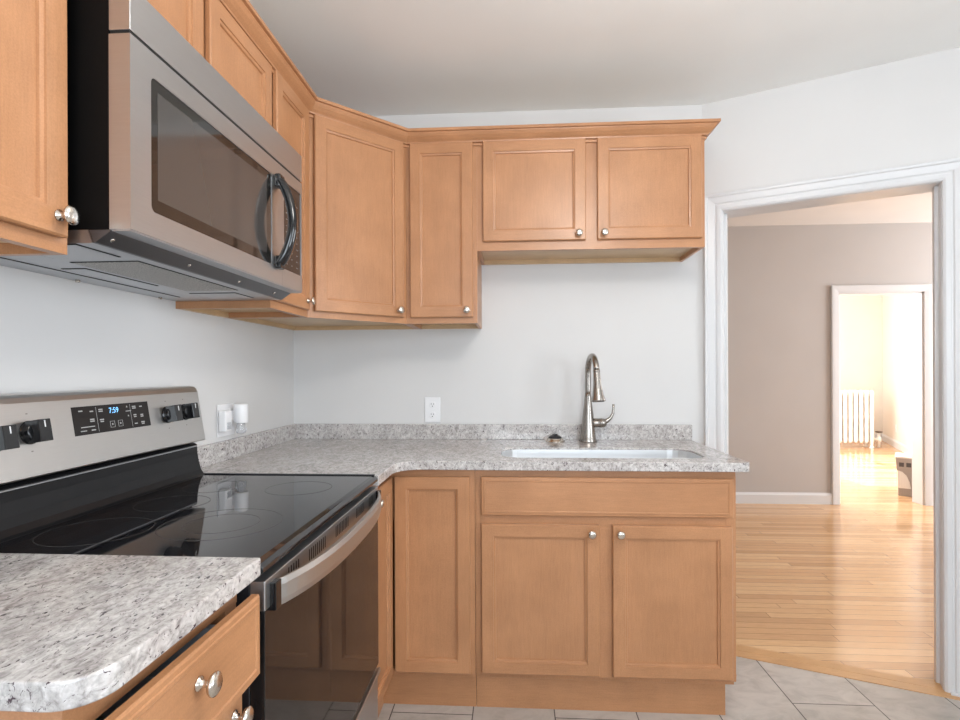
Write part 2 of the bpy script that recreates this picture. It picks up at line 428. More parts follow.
# jambs and door stop
dw_box(m_, S0, S0 + 0.7, -0.1, TH + 0.1, 0, HZ); dw_box(m_, S1 - 0.7, S1, -0.1, TH + 0.1, 0, HZ); dw_box(m_, S0, S1, -0.1, TH + 0.1, HZ - 0.7, HZ)
dw_box(m_, S1 - 1.15, S1 - 0.7, 1.8, 3.2, 0, HZ - 0.7); dw_box(m_, S0 + 0.7, S0 + 1.15, 1.8, 3.2, 0, HZ - 0.7)
# plinth of the right casing
dw_box(m_, S1, S1 + 3.4, -1.35, 0, 0, 0.4)
struct('door_1', m_, trim_p)
m_ = MB(); casing(m_, lambda s, t, z: (s, 103.2 + t, z), [(0, 0), (0, 0.7), (1.6, 0.9), (2.4, 0.9), (2.6, 0.6), (2.6, 0)], 157.7, 186.9, 75.9)
m_.box(157.6, 158.2, 103.1, 108.3, 0, 76); m_.box(186.4, 187.0, 103.1, 108.3, 0, 76); m_.box(157.6, 187, 103.1, 108.3, 75.4, 76)
struct('door_2', m_, trim_p, bevel=0.05)
def baseb(name, p, q, h=4.0, th=0.6):
    p = Vector((*p, 0)); q = Vector((*q, 0)); d = (q - p).normalized(); n = Vector((d.y, -d.x, 0))
    m = MB()
    prof = [(0, 0), (th, 0), (th, h * 0.8), (th * 0.5, h * 0.92), (th * 0.35, h), (0, h)]
    vs = [tuple(e + n * a + Vector((0, 0, b))) for e in (p, q) for a, b in prof]; k = len(prof)
    m.add(vs, [tuple(range(k)), tuple(reversed(range(k, 2 * k)))] + [(i, k + i, k + (i + 1) % k, (i + 1) % k) for i in range(k)])
    struct(name, m, trim_p)
baseb('baseboard_far', (49, 103.2), (155.1, 103.2)); baseb('baseboard_far', (189.5, 103.2), (261, 103.2))
baseb('baseboard_right', (293.3, 290.5), (215, 108.6), 4.5); baseb('baseboard_far', (146, 290.5), (293, 290.5), 4.5)
baseb('baseboard_front', dw(S1 + 3.6, 0, 0)[:2], dw(L1, 0, 0)[:2], 4.0)

# ------------------------------------------------------------------ shared cabinet pieces
def rot_axis(to):          # matrix turning +z into the given direction
    return Vector((0, 0, 1)).rotation_difference(Vector(to)).to_matrix().to_4x4()
def knob_mesh(parent, loc, direction=(0, -1, 0), r=0.58):
    k = r / 0.58
    m = MB(); M = rot_axis(direction)
    m.lathe([(0.36 * k, 0), (0.36 * k, 0.08), (0.19 * k, 0.16), (0.16 * k, 0.5), (0.24 * k, 0.62), (0.50 * k, 0.70), (0.58 * k, 0.82), (0.56 * k, 0.93), (0.40 * k, 1.04), (0.12 * k, 1.08)], M, 24)
    o = m.build('knob', nickel, parent, loc=loc)
    return o
def door_mesh(w, h, fw=1.7, t=0.68, rail=None, flat=False):
    """local: x 0..w, z 0..h, back at y=0, front at y=-t; frame with recessed panel"""
    m = MB(); rail = rail or fw; e = 0.12
    O = lambda d, y: [(d, y, d), (w - d, y, d), (w - d, y, h - d), (d, y, h - d)]
    def ring(a, b, mi=(0, 0, 0, 0)):
        vs = a + b
        for k in range(4): m.add([a[k], a[(k + 1) % 4], b[(k + 1) % 4], b[k]], [(0, 1, 2, 3)], mi[k])
    ring(O(0, -0.13), O(0, -t + e), (1, 0, 1, 0)); ring(O(0, -t + e), O(e, -t), (1, 0, 1, 0))
    m.add(O(0, -0.13), [(3, 2, 1, 0)], 0)
    if flat:
        seq = [(e, -t), (0.36, -t - 0.01), (0.42, -t - 0.07), (0.62, -t - 0.07), (0.70, -t - 0.0), (0.80, -t + 0.0)]
        for p, q in zip(seq, seq[1:]): ring(O(*p), O(*q), (1, 0, 1, 0))
        m.add(O(*seq[-1]), [(0, 1, 2, 3)], 1)
        return m
    I = [(fw, -t, rail), (w - fw, -t, rail), (w - fw, -t, h - rail), (fw, -t, h - rail)]
    # stiles full height, rails between
    m.add([(e, -t, e), (fw, -t, e), (fw, -t, h - e), (e, -t, h - e)], [(0, 1, 2, 3)], 0)
    m.add([(w - fw, -t, e), (w - e, -t, e), (w - e, -t, h - e), (w - fw, -t, h - e)], [(0, 1, 2, 3)], 0)
    m.add([(fw, -t, e), (w - fw, -t, e), (w - fw, -t, rail), (fw, -t, rail)], [(0, 1, 2, 3)], 1)
    m.add([(fw, -t, h - rail), (w - fw, -t, h - rail), (w - fw, -t, h - e), (fw, -t, h - e)], [(0, 1, 2, 3)], 1)
    def inn(d, y): return [(fw + d, y, rail + d), (w - fw - d, y, rail + d), (w - fw - d, y, h - rail - d), (fw + d, y, h - rail - d)]
    a, b, c, d_ = inn(0, -t), inn(0.04, -t + 0.14), inn(0.30, -t + 0.20), inn(0.36, -t + 0.40)
    for p, q in ((a, b), (b, c), (c, d_)): ring(p, q, (1, 0, 1, 0))
    m.add(d_, [(0, 1, 2, 3)], 0)
    return m
def door(parent, loc, w, h, rotz=0.0, knob=None, name='door', fw=1.7, rail=None, flat=False, knob_r=0.58, mats=None):
    fw = min(fw, 1.7)
    d = door_mesh(w, h, fw, rail=rail, flat=flat).build(name, mats or [wood_v, wood_h], parent, loc=loc, rotz=rotz)
    if knob: knob_mesh(d, (knob[0], -0.68, knob[1]), (0, -1, 0), knob_r)
    return d
def upper_body(mb, w, d, z0, z1, rec=0.75, mull=None, st=1.0):
    """local wall cabinet: x 0..w, y -d..0, recessed underside"""
    mb.box(0, w, -d + 0.75, 0, z0 + rec, z1, 2)                # carcass above the recess
    mb.box(0, 0.5, -d + 0.75, 0, z0, z0 + rec, 0); mb.box(w - 0.5, w, -d + 0.75, 0, z0, z0 + rec, 0)
    mb.box(0.5, w - 0.5, -0.6, 0, z0, z0 + rec, 2)
    mb.box(0, w, -d, -d + 0.75, z0, z0 + 1.6, 1); mb.box(0, w, -d, -d + 0.75, z1 - 1.4, z1, 1)
    mb.box(0, st, -d, -d + 0.75, z0 + 1.6, z1 - 1.4, 0); mb.box(w - st, w, -d, -d + 0.75, z0 + 1.6, z1 - 1.4, 0)
    if mull: mb.box(mull - 1.2, mull + 1.2, -d, -d + 0.75, z0 + 1.6, z1 - 1.4, 0)
    mb.box(-0.02, 0.0, -d, 0, z0, z1, 0); mb.box(w, w + 0.02, -d, 0, z0, z1, 0)
    return mb
WM = [wood_v, wood_h, wood_raw]
UB, UT = 56.1, 85.6

# over-sink wall cabinet
t = thing('wall_cabinet', 'short maple wall cabinet with two doors above the sink', 'cabinet', (35.7, 0, 67.85))
upper_body(MB(), 36.2, 12, 0, UT - 67.85, mull=18.3).build('body', WM, t, loc=(0, 0, 0))
door(t, (0.95, -12, 1.4), 16.5, 16.2, knob=(15.35, 0.95))
door(t, (19.3, -12, 1.4), 16.35, 16.2, knob=(1.0, 0.95))
# narrow wall cabinet
t = thing('wall_cabinet', 'tall narrow maple wall cabinet between the angled corner cabinet and the short one', 'cabinet', (24.05, 0, UB))
upper_body(MB(), 11.6, 12, 0, UT - UB).build('body', WM, t, loc=(0, 0, 0))
door(t, (0.65, -12, 0.95), 10.3, 28.4, knob=(9.3, 1.1))
# diagonal corner wall cabinet
t = thing('wall_cabinet', 'angled corner maple wall cabinet with the widest tall door', 'cabinet', (0, 0, UB))
H = UT - UB
poly = [(0, 0), (0, -24.0), (12, -24.0), (24.0, -12), (24.0, 0)]
m_ = MB(); polyi = [(0.5, -0.5), (0.5, -23.2), (11.6, -23.2), (23.2, -11.6), (23.2, -0.5)]
m_.prism(poly, 0.75, H, 0)
for i in range(5):
    a, b = poly[i], poly[(i + 1) % 5]; c, d_ = polyi[i], polyi[(i + 1) % 5]
    m_.prism([a, b, d_, c], 0, 0.76, 2 if i in (0, 4) else 0)
m_.prism([polyi[0], polyi[1], polyi[2], polyi[3], polyi[4]], 0.7, 0.76, 2)
m_.build('body', WM, t, loc=(0, 0, 0))
R45 = PI / 4; c45 = math.cos(R45)
fwid = 12 * math.sqrt(2)
def dg(s, o): return (12 + s * c45 + o * c45, -24.0 + s * c45 - o * c45)
x, y = dg(0.9, 0.02)
door(t, (x, y, 0.95), fwid - 1.8, 28.4, rotz=R45, knob=(fwid - 1.8 - 1.05, 1.1))
# small wall cabinet between microwave and corner
t = thing('wall_cabinet', 'slim maple wall cabinet between the microwave and the angled corner cabinet', 'cabinet', (0, -36.0, UB), PI / 2)
upper_body(MB(), 11.9, 12, 0, H).build('body', WM, t, loc=(0, 0, 0))
door(t, (0.6, -12, 0.95), 10.6, 28.4, knob=(9.7, 1.2))
# cabinet above the microwave
t = thing('wall_cabinet', 'maple wall cabinet with two doors directly above the microwave', 'cabinet', (0, -66.0, 74.5), PI / 2)
upper_body(MB(), 29.95, 12, 0, UT - 74.5, mull=15.2).build('body', WM, t, loc=(0, 0, 0))
door(t, (0.6, -12, 0.7), 14.0, 9.9, knob=(13.0, 1.0)); door(t, (15.85, -12, 0.7), 13.4, 9.9, knob=(1.0, 1.0))
# near wall cabinet
t = thing('wall_cabinet', 'maple wall cabinet beside the black side of the microwave, with round knob', 'cabinet', (0, -84.4, UB), PI / 2)
upper_body(MB(), 18, 12, 0, H).build('body', WM, t, loc=(0, 0, 0))
door(t, (0.7, -12, 0.95), 16.7, 28.4, knob=(15.9, 1.25), knob_r=0.62)

# crown moulding over all of them
path = [(12, -84.4), (12, -24.0), (24.0, -12), (71.9, -12), (71.9, -0.05)]
prof = [(0.0, 84.95), (0.28, 84.95), (0.30, 85.25), (0.10, 85.30), (0.10, 85.42), (0.48, 85.48), (0.52, 85.66), (0.66, 85.78), (0.9, 85.98), (1.25, 86.35), (1.5, 86.75), (1.52, 86.88), (1.86, 86.92), (1.9, 87.0), (1.9, 87.35), (0.0, 87.35)]
def offs(path, d):
    out = []
    for i, p in enumerate(path):
        p = Vector(p); ns = []
        for a, b in ((i - 1, i), (i, i + 1)):
            if 0 <= a and b < len(path):
                e = (Vector(path[b]) - Vector(path[a])).normalized(); ns.append(Vector((e.y, -e.x)))
        n = sum(ns, Vector((0, 0))); n.normalize(); k = n.dot(ns[0])
        out.append(p + n * d / k)
    return out
m_ = MB(); rings = [[(q.x, q.y, z) for q in offs(path, d)] for d, z in prof]
for k in range(len(path) - 1):
    for i in range(len(prof)):
        j = (i + 1) % len(prof)
        m_.add([rings[i][k], rings[i][k + 1], rings[j][k + 1], rings[j][k]], [(0, 1, 2, 3)], 0)
m_.add([r[0] for r in rings], [tuple(range(len(rings)))]); m_.add([r[-1] for r in rings], [tuple(reversed(range(len(rings))))])
tag(m_.build('crown_moulding', wood_h, origin=(12, -24, 84.95)), 'maple crown moulding running along the tops of the wall cabinets', 'moulding')

# ------------------------------------------------------------------ base cabinets
CT, CTH = 35.75, 1.25; CAB = -0.03
# sink base
t = thing('base_cabinet', 'maple sink base cabinet with two doors and a wide false drawer front', 'cabinet', (36.05, 0, 0))
BT = CT - CTH + CAB
def base_body(mb, w, bottom=5.4):
    mb.box(0, w, -23.0, -0.1, 4.6, BT - 9 if False else 27.0, 0)
    mb.box(0, 0.6, -23.0, -0.1, 27, BT, 0); mb.box(w - 0.6, w, -23.0, -0.1, 27, BT, 0)
    mb.box(0, w, -23.75, -23.0, bottom, bottom + 1.0, 1); mb.box(0, w, -23.75, -23.0, BT - 1.6, BT, 1)
    mb.box(0, 1.4, -23.75, -23.0, bottom + 1, BT - 1.6, 0); mb.box(w - 1.4, w, -23.75, -23.0, bottom + 1, BT - 1.6, 0)
    return mb
m_ = base_body(MB(), 35.85)
m_.box(1.4, 34.45, -23.75, -23.0, 26.2, 28.8, 1); m_.box(16.7, 19.2, -23.75, -23.0, 6.4, 26.2, 0)
m_.box(0, 35.9, -23.0, -22.9, 5.3, BT, 0)
m_.build('body', WM, t, loc=(0, 0, 0), bevel=0.03, seg=1)
door(t, (0.85, -23.75, 5.85), 16.45, 21.0, knob=(15.3, 19.9))
door(t, (19.05, -23.75, 5.85), 16.2, 21.0, knob=(1.0, 19.9))
door(t, (0.85, -23.75, 28.05), 34.5, 5.4, name='drawer_front', flat=True)
m_ = MB(); m_.box(0, 34.85, -22.45, -21.7, 0, 5.5); m_.box(34.1, 34.85, -21.7, -0.1, 0, 4.6); m_.build('toe_kick', wood_h, t, loc=(0, 0, 0))
# corner base
t = thing('base_cabinet', 'L-shaped corner maple base cabinet with folding corner doors', 'cabinet', (0, 0, 0))
m_ = MB()
m_.prism([(0.1, -0.1), (0.1, -35.9), (23.0, -35.9), (23.0, -23.0), (36.0, -23.0), (36.0, -0.1)], 4.6, 27, 0)
m_.box(35.0, 36.0, -23.75, -23.0, 5.4, BT, 0); m_.box(23.75, 35.0, -23.75, -23.0, 5.4, 5.8, 1); m_.box(23.75, 35.0, -23.75, -23.0, BT - 1.3, BT, 1)
m_.box(23.0, 23.75, -35.9, -35.5, 5.4, BT, 0); m_.box(23.0, 23.75, -35.5, -23.0, 5.4, 5.8, 1); m_.box(23.0, 23.75, -35.5, -23.0, BT - 1.3, BT, 1)
m_.box(23.75, 36, -23.0, -22.9, 5.4, BT, 0); m_.box(22.9, 23.0, -35.9, -23, 5.4, BT, 0)
m_.box(0.1, 23, -35.9, -35.4, 4.6, BT, 0)
m_.build('body', [wood_v, wood_h], t, loc=(0, 0, 0))
door(t, (24.55, -23.75, 5.65), 10.75, 27.75, fw=2.2)
d = door(t, (23.75, -35.45, 5.65), 10.75, 27.75, rotz=PI / 2, fw=2.2, knob=(1.1, 26.3), knob_r=0.5)
m_ = MB(); m_.box(22.5, 36.0, -22.45, -21.9, 0, 5.35); m_.box(21.9, 22.5, -35.9, -21.9, 0, 5.35)
m_.build('toe_kick', wood_h, t, loc=(0, 0, 0))
# near drawer base
NZ = 35.05
t = thing('drawer_cabinet', 'maple drawer cabinet under the near counter, its top drawer slightly open', 'cabinet', (0, -80.6, 0), PI / 2)
w_ = 13.5
m_ = MB(); m_.box(0, 0.6, -23.1, -0.1, 0, NZ, 0); m_.box(w_ - 0.6, w_, -23.1, -0.1, 0, NZ, 0)
m_.box(0.6, w_ - 0.6, -0.6, -0.1, 4.6, NZ, 2); m_.box(0.6, w_ - 0.6, -23.1, -0.6, 4.6, 5.2, 2)
m_.box(0, w_, -23.9, -23.1, 33.6, NZ - 0.03, 1); m_.box(0, 1.3, -23.85, -23.1, 4.6, 33.9, 0); m_.box(w_ - 1.3, w_, -23.85, -23.1, 4.6, 33.9, 0)
m_.box(1.3, w_ - 1.3, -23.85, -23.1, 27.6, 29.0, 1); m_.box(1.3, w_ - 1.3, -23.85, -23.1, 4.6, 6.2, 1); 
m_.box(0.5, w_ - 0.5, -21.2, -20.6, 0, 4.6, 1)
m_.build('body', WM, t, loc=(0, 0, 0))
dr = door(t, (0.75, -24.75, 29.0), 12.8, 5.1, name='drawer', flat=True, knob=(5.95, 3.3), knob_r=0.62)
dm = MB(); y0, y1 = 0.02, 20.0
dm.box(1.0, 1.5, y0, y1, 0.5, 3.9); dm.box(10.6, 11.1, y0, y1, 0.5, 3.9); dm.box(1.5, 10.6, y1 - 0.5, y1, 0.5, 3.9); dm.box(1.5, 10.6, y0, y0 + .4, 0.5, 3.9)
dm.box(1.5, 10.6, y0, y1, 0.5, 0.9)
tag(dm.build('drawer_box', drawer_in, dr, loc=(0, 0, 0)), 'grey lined drawer box')
door(t, (0.7, -23.85, 5.4), 12.3, 22.9, knob=(11.2, 21.9), knob_r=0.62)

# ------------------------------------------------------------------ countertops
BT = CT - CTH
def arc(cx, cy, r, a0, a1, n=8): return [(cx + r * math.cos(math.radians(a0 + (a1 - a0) * i / n)), cy + r * math.sin(math.radians(a0 + (a1 - a0) * i / n))) for i in range(n + 1)]
def slab(name, outer, hole, z0, z1, mat, parent=None, origin=(0, 0, 0), bev=0.12):
    bm = bmesh.new()
    def loop(pts, z): 
        vs = [bm.verts.new((x * S, y * S, z * S)) for x, y in pts]
        return vs, [bm.edges.new((vs[i], vs[(i + 1) % len(vs)])) for i in range(len(vs))]
    for z in (z1, z0):
        ed = loop(outer, z)[1]
        if hole: ed += loop(hole, z)[1]
        bmesh.ops.triangle_fill(bm, use_beauty=True, use_dissolve=True, edges=ed)
    bm.verts.ensure_lookup_table()
    n = len(outer); h = len(hole) if hole else 0
    for off, cnt in ((0, n), (n, h)):
        for i in range(cnt):
            a, b = off + i, off + (i + 1) % cnt
            bm.faces.new((bm.verts[a], bm.verts[b], bm.verts[b + n + h], bm.verts[a + n + h]))
    bmesh.ops.recalc_face_normals(bm, faces=bm.faces)
    bmesh.ops.translate(bm, verts=bm.verts, vec=-Vector(origin) * S)
    me = bpy.data.meshes.new(name); bm.to_mesh(me); bm.free(); me.materials.append(mat)
    o = bpy.data.objects.new(name, me); C.objects.link(o); o.location = Vector(origin) * S
    if parent: o.parent = parent; o.location = (0, 0, 0)
    if bev:
        bv = o.modifiers.new('bevel', 'BEVEL'); bv.width = bev * S; bv.segments = 3; bv.limit_method = 'ANGLE'; bv.angle_limit = math.radians(50)
    return o
ct = thing('countertop', 'L-shaped speckled grey granite countertop around the corner with the sink cut into it', 'countertop', (0, 0, BT))
FY = -25.25
outer = [(0.05, -0.05), (0.05, -36.1)] + [(25.3, -36.1)] + list(reversed(arc(25.3 + 3.5, FY - 3.5, 3.5, 90, 180, 8))) + arc(73.4 - 0.7, FY + 0.7, 0.7, -90, 0, 5) + [(73.4, -0.05)]
def rrect(x0, x1, y0, y1, r, n=6): return arc(x1 - r, y1 - r, r, 0, 90, n) + arc(x0 + r, y1 - r, r, 90, 180, n) + arc(x0 + r, y0 + r, r, 180, 270, n) + arc(x1 - r, y0 + r, r, 270, 360, n)
hole = rrect(39.6, 69.3, -21.6, -11.2, 3.2)
slab('worktop', outer, hole, BT, CT, granite_m, ct, (0, 0, BT))
MB().box(0.8, 73.4, -0.85, -0.05, CT, CT + 2.75).build('backsplash', granite_m, ct, loc=(0, 0, 0), origin=(0, 0, BT), bevel=0.06)
MB().box(0.05, 0.85, -36.1, -0.05, CT, CT + 2.75).build('backsplash', granite_m, ct, loc=(0, 0, 0), origin=(0, 0, BT), bevel=0.06)
nout = [(0.05, -66.45), (0.05, -80.9)] + arc(25.2 - 1.9, -80.9 + 1.9, 1.9, -90, 0, 8) + [(25.2, -66.45)]
tag(slab('countertop', nout, None, NZ, NZ + 1.2, granite_m, None, (0, -80.9, NZ)), 'small speckled granite countertop over the slightly open drawer beside the stove', 'countertop')

# sink ---------------------------------------------------------------
t = thing('sink', 'undermount stainless steel sink basin set in the granite counter', 'sink', (54.5, -16.3, 27.3))
m_ = MB()
o1 = rrect(39.0, 69.9, -22.2, -10.6, 3.8); i1 = rrect(39.7, 69.2, -21.5, -11.3, 3.1); b1 = rrect(40.1, 68.8, -21.1, -11.7, 2.9); b2 = rrect(41.1, 67.8, -20.1, -12.7, 2.2)
i0 = rrect(39.68, 69.22, -21.52, -11.28, 3.12)
lv = [(i0, CT - 0.32), (i1, BT - 0.03), (b1, 28.3), (b2, 27.6)]
n = len(o1)
vs = [(x, y, z) for lp, z in lv for x, y in lp]
m_.add(vs, [(j * n + k, j * n + (k + 1) % n, (j + 1) * n + (k + 1) % n, (j + 1) * n + k) for j in range(3) for k in range(n)] + [tuple(range(3 * n, 4 * n))], 0)
bs = m_.build('basin', sink_steel, t, loc=(0, 0, 0), origin=(54.5, -16.3, 27.3))
so = bs.modifiers.new('thick', 'SOLIDIFY'); so.thickness = 0.08 * S; so.offset = 0
MB().lathe([(1.9, 0), (1.9, 0.12), (1.5, 0.16), (1.4, 0.05), (0.3, 0.05)], Matrix.Translation((0, 0, 0.33)), 24).build('drain', nickel, t, loc=(0, 0, 0))

# faucet -------------------------------------------------------------
FX, FYY = 54.6, -3.4
t = thing('faucet', 'brushed metal gooseneck kitchen faucet with pull-down spray behind the sink', 'faucet', (FX, FYY, CT + 0.01))
MB().lathe([(1.55, 0), (1.55, 0.15), (1.38, 0.6), (1.25, 1.6), (1.12, 3.0), (1.0, 4.2), (0.88, 5.2), (0.70, 6.6), (0.58, 8.0), (0.55, 8.6)], Matrix(), 28).build('body', faucet_m, t, loc=(0, 0, 0))
pts = [(0, 0, 8.2), (0, 0, 9.0), (0, 0, 10.0), (0, 0, 12.0)]
for k in range(1, 13):
    a = PI * k / 12 * 0.95
    r = 2.6
    pts.append((0.14 * r * (1 - math.cos(a)), -r * (1 - math.cos(a)), 12.0 + r * 1.15 * math.sin(a)))
MB().tube(pts, 0.52, 16).build('spout', faucet_m, t, loc=(0, 0, 0))
e = Vector(pts[-1]); dn = Vector((0.05, -0.08, -1)).normalized()
M = Matrix.Translation(e) @ rot_axis(dn)
m_ = MB(); m_.lathe([(0.56, -0.2), (0.60, 0.0), (0.60, 0.18), (0.56, 0.22), (0.58, 0.3), (0.68, 2.2), (0.92, 4.0), (1.16, 4.8), (1.2, 5.05), (1.05, 5.15)], M, 24)
sh = m_.build('spray_head', faucet_m, t, loc=(0, 0, 0))
MB().lathe([(1.0, 5.12), (0.92, 5.2), (0.5, 5.17), (0.1, 5.17)], M, 20).build('spray_face', black_satin, sh, loc=(0, 0, 0))
m_ = MB(); m_.lathe([(0.8, 0.6), (0.82, 1.2), (0.80, 2.1), (0.84, 2.15), (0.84, 2.3), (0.72, 2.9), (0.4, 3.2)], Matrix.Translation((0, 0, 3.3)) @ rot_axis((1, 0, 0)), 20)
m_.tube([(2.6, 0, 3.5), (3.3, -0.1, 3.7), (3.9, -0.15, 4.2), (4.3, -0.2, 5.0), (4.4, -0.2, 5.9), (4.38, -0.2, 6.6)], [0.5, 0.42, 0.30, 0.24, 0.2, 0.22], 12)
m_.build('handle', faucet_m, t, loc=(0, 0, 0))
t = thing('sink_hole_cap', 'round black-topped metal cap on the counter beside the faucet base', 'cap', (48.8, -3.2, CT + 0.01))
MB().lathe([(1.75, 0), (1.75, 0.12), (1.5, 0.2), (1.42, 0.5), (1.3, 0.58)], Matrix(), 28).build('flange', nickel, t, loc=(0, 0, 0))
MB().lathe([(1.2, 0.55), (1.15, 0.75), (0.85, 1.0), (0.5, 1.12), (0.45, 1.3), (0.15, 1.35)], Matrix(), 24).build('button', black_satin, t, loc=(0, 0, 0))

# ------------------------------------------------------------------ outlets
def outlet(label, loc, rotz, two=False):
    t = thing('wall_outlet', label, 'outlet', loc, rotz)
    w = 4.6 if two else 2.9
    MB().box(-w / 2, w / 2, -0.2, 0, 0, 4.6).build('cover_plate', white_plastic, t, loc=(0, 0, 0), bevel=0.08)
    for cz in (1.35, 3.25):
        for cx in ((-0.9, 0.9) if two else (0,)):
            m = MB()
            m.lathe([(0.62, 0), (0.62, 0.28), (0.58, 0.3)], Matrix.Translation((cx, 0, cz)) @ rot_axis((0, -1, 0)), 20)
            m.box(cx - 0.27, cx - 0.19, -0.31, -0.28, cz - 0.02, cz + 0.28, 1); m.box(cx + 0.17, cx + 0.25, -0.31, -0.28, cz - 0.02, cz + 0.25, 1)
            m.box(cx - 0.09, cx + 0.09, -0.31, -0.28, cz - 0.36, cz - 0.2, 1)
            m.build('socket', [white_plastic, dark_gap], t, loc=(0, 0, 0))
    return t
outlet('white duplex wall outlet above the backsplash with nothing plugged in', (26.45, -0.02, 38.85), 0)
outlet('white wall outlet plate behind two plug-in devices by the stove', (0.02, -24.6, 39.1), PI / 2, True)
t = thing('night_light', 'flat white rectangular plug-in box on the outlet beside the stove', 'plug-in device', (0.35, -26.2, 39.9), PI / 2)
MB().box(-0.9, 0.9, -1.1, -0.02, 0, 3.0).build('housing', white_plastic, t, loc=(0, 0, 0), bevel=0.2, seg=3)
MB().box(-0.55, 0.55, -1.16, -1.08, 0.3, 1.3).build('lens', clear_plastic, t, loc=(0, 0, 0), bevel=0.03)
t = thing('air_freshener', 'white plug-in air freshener with clear bulb on the outlet', 'plug-in device', (0.35, -23.4, 39.3), PI / 2)
m_ = MB(); m_.lathe([(0.95, 0), (1.0, 0.1), (1.0, 2.5), (0.93, 2.7), (0.8, 2.75)], Matrix.Translation((0, -1.4, 1.6)), 24); m_.box(-0.6, 0.6, -1.4, -0.02, 2.0, 3.4)
m_.build('housing', white_plastic, t, loc=(0, 0, 0))
MB().lathe([(0.35, 0), (0.7, 0.15), (0.78, 0.7), (0.6, 1.3), (0.55, 1.65)], Matrix.Translation((0, -1.4, 0)), 20).build('bulb', clear_plastic, t, loc=(0, 0, 0))

# ------------------------------------------------------------------ range
RY0, RY1 = -66.3, -36.35
rg = thing('range', 'freestanding electric range with black glass cooktop, steel control panel and dark glass oven door', 'stove', (0.5, RY0, 0))
RO = (0.5, RY0, 0)
def rpart(mb, name, mats, parent=rg, **k):
    if parent is rg: return mb.build(name, mats, rg, loc=(0, 0, 0), origin=RO, **k)
    return mb.build(name, mats, parent, loc=(0, 0, 0), origin=RO, **k)
m_ = MB(); m_.box(1.0, 24.3, RY0, RY1, 3.0, 35.0); m_.box(1.2, 23.0, RY0 + 0.6, RY1 - 0.6, 0.0, 3.0)
rpart(m_, 'body', black_satin, bevel=0.05)
# cooktop: glass with rim and rounded front apron
m_ = MB(); m_.sweep_y([(3.6, 35.0), (3.6, 35.85), (24.6, 35.85), (25.0, 35.75), (25.25, 35.45), (25.25, 35.15), (25.0, 35.0)], RY0, RY1, 0)
ck = rpart(m_, 'cooktop', black_glass, bevel=0.04, seg=2)
for y in (RY0, RY1 - 0.3): rpart(MB().box(3.8, 24.9, y, y + 0.3, 35.84, 35.97), 'rim', black_satin, ck)
def ring(mb, cx, cy, r, w=0.07, z=35.856, n=56):
    vs = []
    for k in range(n):
        a = 2 * PI * k / n
        for rr in (r - w, r + w): vs.append((cx + rr * math.cos(a), cy + rr * math.sin(a), z))
    vs2 = vs + [(x, y, z + 0.006) for x, y, z in vs]; N = 2 * n
    fs = []
    for k in range(n):
        a, b, c, d = 2 * k, 2 * k + 1, (2 * k + 3) % N, (2 * k + 2) % N
        fs += [(a, b, c, d), (N + a, N + d, N + c, N + b), (a, d, N + d, N + a), (b, N + b, N + c, c)]
    mb.add(vs2, fs)
for cx, cy, r in ((8.9, -60.0, 3.9), (9.0, -43.5, 3.0), (17.6, -57.4, 4.7), (18.6, -43.8, 3.4), (9.2, -50.9, 3.2)):
    m_ = MB(); ring(m_, cx, cy, r, 0.05)
    if r > 4.5: ring(m_, cx, cy, r * 0.62, 0.035)
    rpart(m_, 'burner_ring', ring_grey, ck)
# backguard
def bx(z): return 3.0 + (46.0 - z) / 6.0
m_ = MB()
m_.sweep_y([(0.7, 46.6), (0.7, 40.1), (3.1, 39.95), (bx(40.0) - 0.05, 40.0), (bx(40.15), 40.15), (bx(45.9), 45.9), (bx(46.1) - 0.15, 46.3), (bx(46.1) - 0.45, 46.52), (bx(46) - 0.9, 46.6)], RY0, RY1, 0)
bg = rpart(m_, 'control_panel', steel_warm, bevel=0.35, seg=4, ang=60)
m_ = MB(); m_.sweep_y([(0.7, 35.8), (4.1, 35.8), (3.75, 36.0), (3.45, 36.5), (3.2, 37.3), (3.0, 38.4), (2.95, 39.45), (2.75, 39.6), (2.3, 39.75), (2.3, 40.2), (0.7, 40.2)], RY0 + 0.15, RY1 - 0.15, 0)
lower = rpart(m_, 'backguard_base', black_enamel)
m_ = MB(); m_.sweep_y([(2.95, 39.3), (3.05, 39.25), (3.05, 39.35), (2.95, 39.4)], RY0 + 0.3, RY1 - 0.3)
rpart(m_, 'vent_trim', steel_dark, lower)
def bgm(y, z):   # local frame on the panel face: x' along +y, z' up the face, y' into the panel
    up = Vector((-1 / 6.0, 0, 1)).normalized(); al = Vector((0, 1, 0)); nrm = al.cross(up).normalized()   # points to +x
    M = Matrix(((al.x, -nrm.x, up.x, bx(z)), (al.y, -nrm.y, up.y, y), (al.z, -nrm.z, up.z, z), (0, 0, 0, 1)))
    return M
M = bgm(-55.75, 42.72)
MB_D = MB(); MB_D.box(0, 9.9, -0.03, 0.05, 0, 2.55, mat=M)
def text_mesh(body, size, M, name, mat, parent, origin, ext=0.01):
    cu = bpy.data.curves.new(name, 'FONT'); cu.body = body; cu.size = size; cu.extrude = ext; cu.align_x = 'CENTER'; cu.align_y = 'CENTER'
    to = bpy.data.objects.new('tmp_text', cu); C.objects.link(to)
    dg_ = bpy.context.evaluated_depsgraph_get(); dg_.update()
    me = bpy.data.meshes.new_from_object(to.evaluated_get(dg_)); bpy.data.objects.remove(to); bpy.data.curves.remove(cu)
    R = Matrix.Rotation(PI / 2, 4, 'X')
    for v in me.vertices: v.co = ((M @ R @ v.co) - Vector(origin)) * S
    me.materials.clear(); me.materials.append(mat)
    o = bpy.data.objects.new(name, me); C.objects.link(o); o.parent = parent
    return o
m_ = MB()
